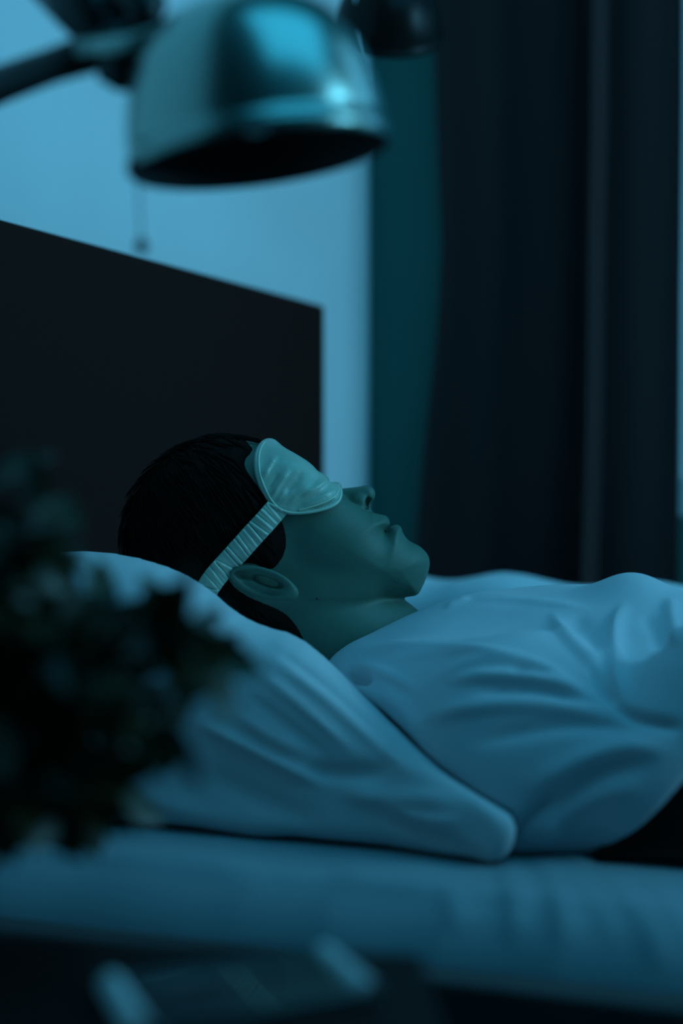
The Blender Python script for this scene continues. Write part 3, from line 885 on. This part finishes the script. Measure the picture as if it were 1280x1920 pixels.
# ------------------------------------------------------------------ duvet heaped on the far side of the bed
def F_duvet(x, y, z):
    top = ZC - 0.066 + 0.007 * np.sin(x * 16 + 1) + 0.005 * np.sin(x * 37 + y * 9) - 0.022 * np.clip((x - 0.26) / 0.2, 0, 1)
    bx = np.maximum(np.maximum(0.05 - x, x - 1.9), np.maximum(1.665 - y + 0.015 * np.sin(x * 11), y - 1.90))
    f = smax(z - top, bx, 0.06)
    f = smax(f, ZT + 0.001 - z, 0.01)
    q = np.stack(np.broadcast_arrays(x, y, z), -1) - CAM
    a = q @ R_; c = q @ F_; b = q[..., 2]
    f = smax(f, -(F_shirt2(a, b, c) - 0.002), 0.01)
    return f + 0.004 * vnoise(x * 22, y * 26, z * 20, 44)
V, Q = nets(F_duvet, np.arange(0.02, 1.95, 0.009), np.arange(1.60, 1.94, 0.009), np.arange(ZT - 0.012, ZC + 0.02, 0.008), 1)
V[:, 2] = np.maximum(V[:, 2], ZT + 0.0003)
V = smooth_mesh(V, Q, 2)
tag(fast_link('duvet', V, Q, M['duvet']), 'white duvet heaped along the far side of the bed beyond the chest', 'duvet')

# ------------------------------------------------------------------ black blanket beside the sleeve, over the lower body
def build_blanket():
    nx, ny = 150, 110
    V = []
    for i in range(nx + 1):
        for j in range(ny + 1):
            v = j / ny; y = 1.112 + 0.46 * v ** 1.4
            u = i / nx
            body = 0.215 * math.exp(-((y - 1.38) / 0.18) ** 4)
            arm = 0.105 * min(1, max(0, (y - 1.116) / 0.05)) ** 0.7
            x0 = 0.572 + 0.55 * arm + 0.22 * min(1, max(0, (y - 1.18) / 0.1))
            x = x0 + (1.85 - x0) * u ** 1.3
            z = ZT + 0.006 + max(body * (1 if x < 1.0 else max(0.75, 1 - (x - 1.0))), arm) + 0.0015 * math.sin(x * 31 + y * 17) + 0.0015 * math.sin(x * 13 - y * 40)
            V.append((x, y, z))
    n = ny + 1
    Q = [(i * n + j, i * n + j + 1, (i + 1) * n + j + 1, (i + 1) * n + j) for i in range(nx) for j in range(ny)]
    o = link('blanket', V, Q, M['blanket'])
    md = o.modifiers.new('thickness', 'SOLIDIFY'); md.thickness = 0.005; md.offset = 1
    tag(o, 'black blanket lying on the sheet beside the hem of the white sleeve', 'blanket')
build_blanket()

# ------------------------------------------------------------------ bedside table (turned towards the camera)
TZ = ZC - 0.207
def tb(a, c, z): p = f2w(np.array([a, 0, c])); return np.array([p[0], p[1], z])
def prism(corners, z0, z1):
    n = len(corners)
    V = [np.array([p[0], p[1], z0]) for p in corners] + [np.array([p[0], p[1], z1]) for p in corners]
    Fc = [tuple(range(n - 1, -1, -1)), tuple(range(n, 2 * n))] + [(i, (i + 1) % n, n + (i + 1) % n, n + i) for i in range(n)]
    return V, Fc
def build_table():
    t = thing('bedside_table', tb(-0.18, 0.63, 0), 'black wooden bedside table in the foreground in front of the bed', 'bedside table')
    cs = [tb(0.050, 0.455, 0), tb(0.0375, 0.800, 0), tb(-0.42, 0.880, 0), tb(-0.42, 0.535, 0)]
    g = prism(cs, TZ - 0.025, TZ); o = link('table_top', g[0], g[1], M['table'], t, False)
    md = o.modifiers.new('bevel', 'BEVEL'); md.width = 0.003; md.segments = 2
    ctr = sum(cs) / 4
    ins = [ctr + (p - ctr) * 0.93 for p in cs]
    g = prism(ins, 0.16, TZ - 0.025); link('cabinet', g[0], g[1], M['table'], t, False)
    for p in ins:
        q = ctr + (p - ctr) * 0.93
        g = tube_geo([np.array([q[0], q[1], 0.0]), np.array([q[0], q[1], 0.16])], [0.012, 0.018]); link('leg', g[0], g[1], M['table'], t)
    # drawer front on the side turned to the room
    e0, e1 = ins[0], ins[3]; d = (e1 - e0); nrm = np.array([d[1], -d[0], 0.0]); nrm /= np.linalg.norm(nrm)
    if nrm @ (e0 - ctr) < 0: nrm = -nrm
    for z0, z1 in ((0.18, 0.335), (0.35, TZ - 0.04)):
        a0 = e0 + d * 0.03; a1 = e0 + d * 0.97
        g = prism([a0 - nrm * 0.0, a1, a1 + nrm * 0.014, a0 + nrm * 0.014], z0, z1)
        dr = link('drawer', g[0], g[1], M['table'], t, False)
        kc = (a0 + a1) / 2 + nrm * 0.026; kc[2] = (z0 + z1) / 2
        g = sphere_geo(kc, 0.011, 16); kk = link('knob', g[0], g[1], M['rim']); kk.parent = dr
build_table()

# small glossy tray with raised pale metal ends on the table
def build_tray():
    def onT(px, py, dz=0.006):
        c = (0.207 - dz) * FPX / (py - 960); p = f2w(fr(px, py, c)); return p
    q = [onT(208, 1840), onT(606, 1784), onT(694, 1858), onT(262, 1928)]
    ctr = sum(q) / 4
    t = thing('tray', ctr, 'small glossy dark tray with pale metal ends on the bedside table', 'tray')
    g = prism(q, TZ + 0.0005, TZ + 0.005); o = link('tray_base', g[0], g[1], M['tray'], t, False)
    md = o.modifiers.new('bevel', 'BEVEL'); md.width = 0.001; md.segments = 2
    def bar(p0, p1, w0, h):
        d = p1 - p0; d /= np.linalg.norm(d); n = np.array([-d[1], d[0], 0.0])
        prof = []
        V = []; m_ = 10
        for s in np.linspace(0, 1, 14):
            p = p0 + (p1 - p0) * s
            for k in range(m_ + 1):
                a = math.pi * k / m_
                V.append(np.array([*(p + n * math.cos(a) * w0)[:2], TZ + 0.004 + h * math.sin(a)]))
        m1 = m_ + 1
        Fc = [(i * m1 + k, i * m1 + k + 1, (i + 1) * m1 + k + 1, (i + 1) * m1 + k) for i in range(13) for k in range(m_)]
        Fc += [tuple(range(m1)), tuple(range(13 * m1 + m_, 13 * m1 - 1, -1)), ]
        return V, Fc
    for p0, p1 in ((q[0], q[3]), (q[1], q[2])):
        g = bar(p0, p1, 0.0055, 0.006); link('tray_end', g[0], g[1], M['rim'], t)
    for p0, p1 in ((q[0], q[1]), (q[3], q[2])):
        g = bar(p0, p1, 0.0015, 0.003); link('tray_edge', g[0], g[1], M['tray'], t)
build_tray()

# ------------------------------------------------------------------ potted plant on the table, leaning over the pillow's corner
def leaf_geo(base, dirv, up, L, wd, curl=0.3):
    d = dirv / np.linalg.norm(dirv); s = np.cross(d, up); s /= np.linalg.norm(s) + 1e-9; u = np.cross(s, d)
    V = []; n = 9
    for i in range(n):
        t = i / (n - 1); hw = wd * (math.sin(math.pi * min(1, t ** 0.8)) ** 0.8) * 0.5 + 0.0003
        mid = base + d * L * t - u * curl * L * t * t
        for k in (-1, -0.5, 0, 0.5, 1):
            V.append(mid + s * hw * k + u * abs(k) * hw * 0.35)
    Fc = [(i * 5 + k, i * 5 + k + 1, (i + 1) * 5 + k + 1, (i + 1) * 5 + k) for i in range(n - 1) for k in range(4)]
    return V, Fc
def build_plant():
    rs = np.random.RandomState(12)
    pc = tb(-0.262, 0.80, TZ)
    t = thing('potted_plant', pc, 'dark leafy potted plant on the bedside table at the left edge', 'potted plant')
    prof = [(0.0, 0.001), (0.036, 0.001), (0.046, 0.08), (0.048, 0.083), (0.044, 0.083), (0.042, 0.070), (0.0, 0.068)]
    g = lathe_geo(prof, 40, Matrix.Translation(Vector(pc))); link('pot', g[0], g[1], M['pot'], t)
    area_p = [(-260, 900), (-60, 960), (40, 1010), (90, 1080), (150, 1145), (200, 1120), (260, 1155), (310, 1125), (380, 1150), (425, 1150), (415, 1250),
              (385, 1320), (330, 1290), (310, 1300), (345, 1340), (340, 1400), (290, 1460), (215, 1525), (120, 1560), (-20, 1570), (-260, 1600)]
    soil = pc + np.array([0, 0, 0.068])
    sg = []; lg = []
    P = np.array(area_p, float)
    tips = []
    while len(tips) < 520:
        x = rs.uniform(-260, 430); y = rs.uniform(880, 1600)
        if poly_sd(np.array([x]), np.array([y]), P)[0] < -8: tips.append((x, y, rs.uniform(0.72, 0.92)))
    tips += [(400, 1120, .80), (395, 1160, .83), (410, 1200, .78), (420, 1240, .82), (385, 1270, .8), (425, 1290, .81), (60, 900, .8), (120, 905, .78), (30, 860, .82), (-40, 850, .8),
             (90, 960, .85), (10, 940, .8), (196, 1075, .84), (196, 1100, .84), (306, 1095, .84), (302, 1110, .84), (110, 1050, .83), (60, 1010, .82), (90, 1080, .8), (30, 980, .76), (120, 1110, .8), (-30, 930, .85), (20, 1050, .8), (55, 1050, .83), (85, 1040, .8), (100, 1090, .82), (40, 1080, .82), (0, 1020, .8), (110, 1060, .82)]
    main = [(60, 980, .80), (200, 1130, .80), (330, 1150, .80), (370, 1230, .8), (260, 1330, .82), (100, 1200, .78), (-60, 1000, .80), (120, 1420, .82), (-80, 1300, .80), (20, 1120, .84)]
    mains = [W(*m) for m in main]
    for m in mains:
        mid = (soil + m) / 2 + np.array([0, 0, 0.035])
        pts = [soil * (1 - s) ** 2 + 2 * mid * s * (1 - s) + m * s * s for s in np.linspace(0, 1, 9)]
        sg.append(tube_geo(pts, list(np.linspace(0.0022, 0.0012, 9)), 6, False))
    for (x, y, c) in tips:
        p = W(x, y, c)
        k = np.argmin([np.linalg.norm(p - m) for m in mains]); m = mains[k]
        s = rs.uniform(0.5, 1.0); b = soil * (1 - s) + m * s; b[2] += 0.035 * 2 * s * (1 - s)
        dv = p - b; dn = np.linalg.norm(dv) + 1e-6
        L = rs.uniform(0.026, 0.040)
        st = p - dv / dn * L * 0.5
        if dn > L: sg.append(tube_geo([b, (b + st) / 2 + np.array([0, 0, 0.004]), st], 0.0007, 4, False))
        dd = dv / dn + rs.normal(size=3) * 0.5 + np.array([0, 0, -0.15])
        up = np.array([0, 0, 1.0]) + rs.normal(size=3) * 0.7
        lg.append(leaf_geo(st, dd, up, L, L * rs.uniform(0.55, 0.75), rs.uniform(0.05, 0.4)))
    g = merge(*sg); link('stem', g[0], g[1], M['stem'], t)
    g = merge(*lg); link('foliage', g[0], g[1], M['leaf'], t)
build_plant()

# ------------------------------------------------------------------ wall lamps
def dome_mtx(px, py, c, roll_deg, pitch_deg=0):
    o = Vector(W(px, py, c))
    right = Vector(R_); fwd = Vector(F_); up = Vector((0, 0, 1))
    base = Matrix((right, fwd, up)).transposed()
    rr = Matrix.Rotation(math.radians(roll_deg), 3, 'Y') @ Matrix.Rotation(math.radians(pitch_deg), 3, 'X')
    return Matrix.Translation(o) @ (base @ rr).to_4x4()
def build_lamp_near():
    c = 0.90; r = 245 * c / FPX
    t = thing('wall_lamp', W(-430, 60, 1.55) * 0 + np.array([WX, 0.98, ZC + 0.36]), 'polished metal dome wall lamp on a jointed black arm, large in the foreground', 'wall lamp')
    m4 = dome_mtx(484, 272, c, -8)
    H = 1.10
    prof = []
    for k in range(0, 25):
        a = math.pi / 2 * k / 24; prof.append((r * math.cos(a) ** 0.62, r * H * math.sin(a)))
    outer = [(r * 1.0, -0.008), (r * 1.02, -0.006), (r * 1.02, -0.002), (r * 1.0, 0.0)] + prof[:-1] + [(0.0, r * H)]
    g = lathe_geo(outer, 72, m4); link('lamp_shade', g[0], g[1], M['chrome'], t)
    inner = [(r * 1.0, -0.008), (r * 0.985, -0.008)] + [(x * 0.975, z * 0.97) for x, z in prof]
    g = lathe_geo(inner, 72, m4); link('shade_lining', g[0], g[1], M['inside'], t)
    def mp(x, y, z): return np.array(m4 @ Vector((x, y, z)))
    g = sphere_geo(mp(0, 0, r * 0.42), 0.024, 24); link('bulb', g[0], g[1], M['glass'], t)
    g = tube_geo([mp(0, 0, r * 0.6), mp(0, 0, r * 1.02)], 0.014); link('socket', g[0], g[1], M['black'], t)
    # arm: knuckle by the shade, two bars back to the wall
    kn = W(255, 128, 0.90)
    g = tube_geo([W(190, 118, .90), W(225, 125, .90), W(290, 132, .90), W(345, 150, 0.895)], [0.009, 0.013, 0.011, 0.010], 16); link('knuckle', g[0], g[1], M['black'], t)
    g = tube_geo([W(150, 92, .895), W(240, 84, .885), W(320, 62, .875), W(410, 34, .90)], 0.0058, 14); link('upper_arm', g[0], g[1], M['chrome'], t)
    el = W(215, 85, 0.90)
    g = sphere_geo(el, 0.013, 20); link('joint', g[0], g[1], M['black'], t)
    top = W(90, -60, 0.95)
    g = tube_geo([top, W(150, -5, .93), el], [0.018, 0.019, 0.013], 16); link('arm_bracket', g[0], g[1], M['black'], t)
    g = tube_geo([W(215, -40, .90), W(275, 15, .90), W(262, 60, 0.89)], [0.011, .012, .009], 12); link('spring_rod', g[0], g[1], M['black'], t)
    wallp = np.array([WX + 0.03, 0.98, ZC + 0.23])
    g = tube_geo([el, W(100, 122, 0.92), W(0, 158, 0.95), wallp], [0.011, 0.0095, 0.0105, 0.010], 14); link('forearm', g[0], g[1], M['black'], t)
    g = tube_geo([np.array([WX + 0.001, 0.98, ZC + .23]), np.array([WX + 0.016, 0.98, ZC + .23])], 0.05, 40); link('wall_plate', g[0], g[1], M['black'], t)
    g = tube_geo([np.array([WX + 0.016, 0.98, ZC + .23]), wallp], 0.014, 20); link('swivel', g[0], g[1], M['black'], t)
    pc = W(258, 300, 0.90); pe = W(265, 462, .90)
    g = tube_geo([pc, (pc + pe) / 2, pe], 0.0006, 8); cd = link('pull_cord', g[0], g[1], M['cord'], t)
    g = sphere_geo(pe, 0.0034, 16, (1, 1, 1.3)); k = link('cord_ball', g[0], g[1], M['black']); k.parent = cd
build_lamp_near()

def build_lamp_far():
    c = 1.95
    t = thing('wall_lamp', np.array([WX, 1.9, ZC + 0.62]), 'glossy black wall lamp further back, cut by the top edge near the curtain', 'wall lamp')
    r = 103 * c / FPX
    m4 = dome_mtx(726, 64, c, 3, 35)
    prof = [(r * math.cos(math.pi / 2 * k / 18), r * 1.15 * math.sin(math.pi / 2 * k / 18)) for k in range(19)]
    g = lathe_geo([(r, -0.006), (r * 1.03, -0.004), (r * 1.03, 0)] + prof, 56, m4); link('lamp_shade', g[0], g[1], M['glossblack'], t)
    g = lathe_geo([(r, -0.006), (r * .97, -0.006)] + [(x * .965, z * .97) for x, z in prof], 56, m4); link('shade_lining', g[0], g[1], M['glossblack'], t)
    def mp(x, y, z): return np.array(m4 @ Vector((x, y, z)))
    pr = [(0.0, -0.012), (0.010, -0.010), (0.020, 0.0), (0.0225, 0.012), (0.018, 0.028), (0.011, 0.042), (0.011, r)]
    g = lathe_geo(pr, 32, m4); link('bulb', g[0], g[1], M['glass'], t)
    g = tube_geo([mp(0, 0, r * 1.05), mp(0, 0, r * 1.35)], 0.013); link('socket', g[0], g[1], M['glossblack'], t)
    top = mp(0, 0, r * 1.35); wl = np.array([WX + 0.02, 1.9, ZC + 0.72])
    g = tube_geo([top, top * .6 + wl * .4 + np.array([0, 0, .03]), wl], 0.007); link('arm', g[0], g[1], M['glossblack'], t)
    g = tube_geo([np.array([WX + 0.001, 1.9, ZC + .72]), wl], 0.045, 36); link('wall_plate', g[0], g[1], M['glossblack'], t)
    a = W(668, 30, 1.9)
    g = tube_geo([W(666, -20, 1.9), W(671, 80, 1.9), W(684, 150, 1.9)], 0.0016, 8); link('pull_chain', g[0], g[1], M['rim'], t)
build_lamp_far()
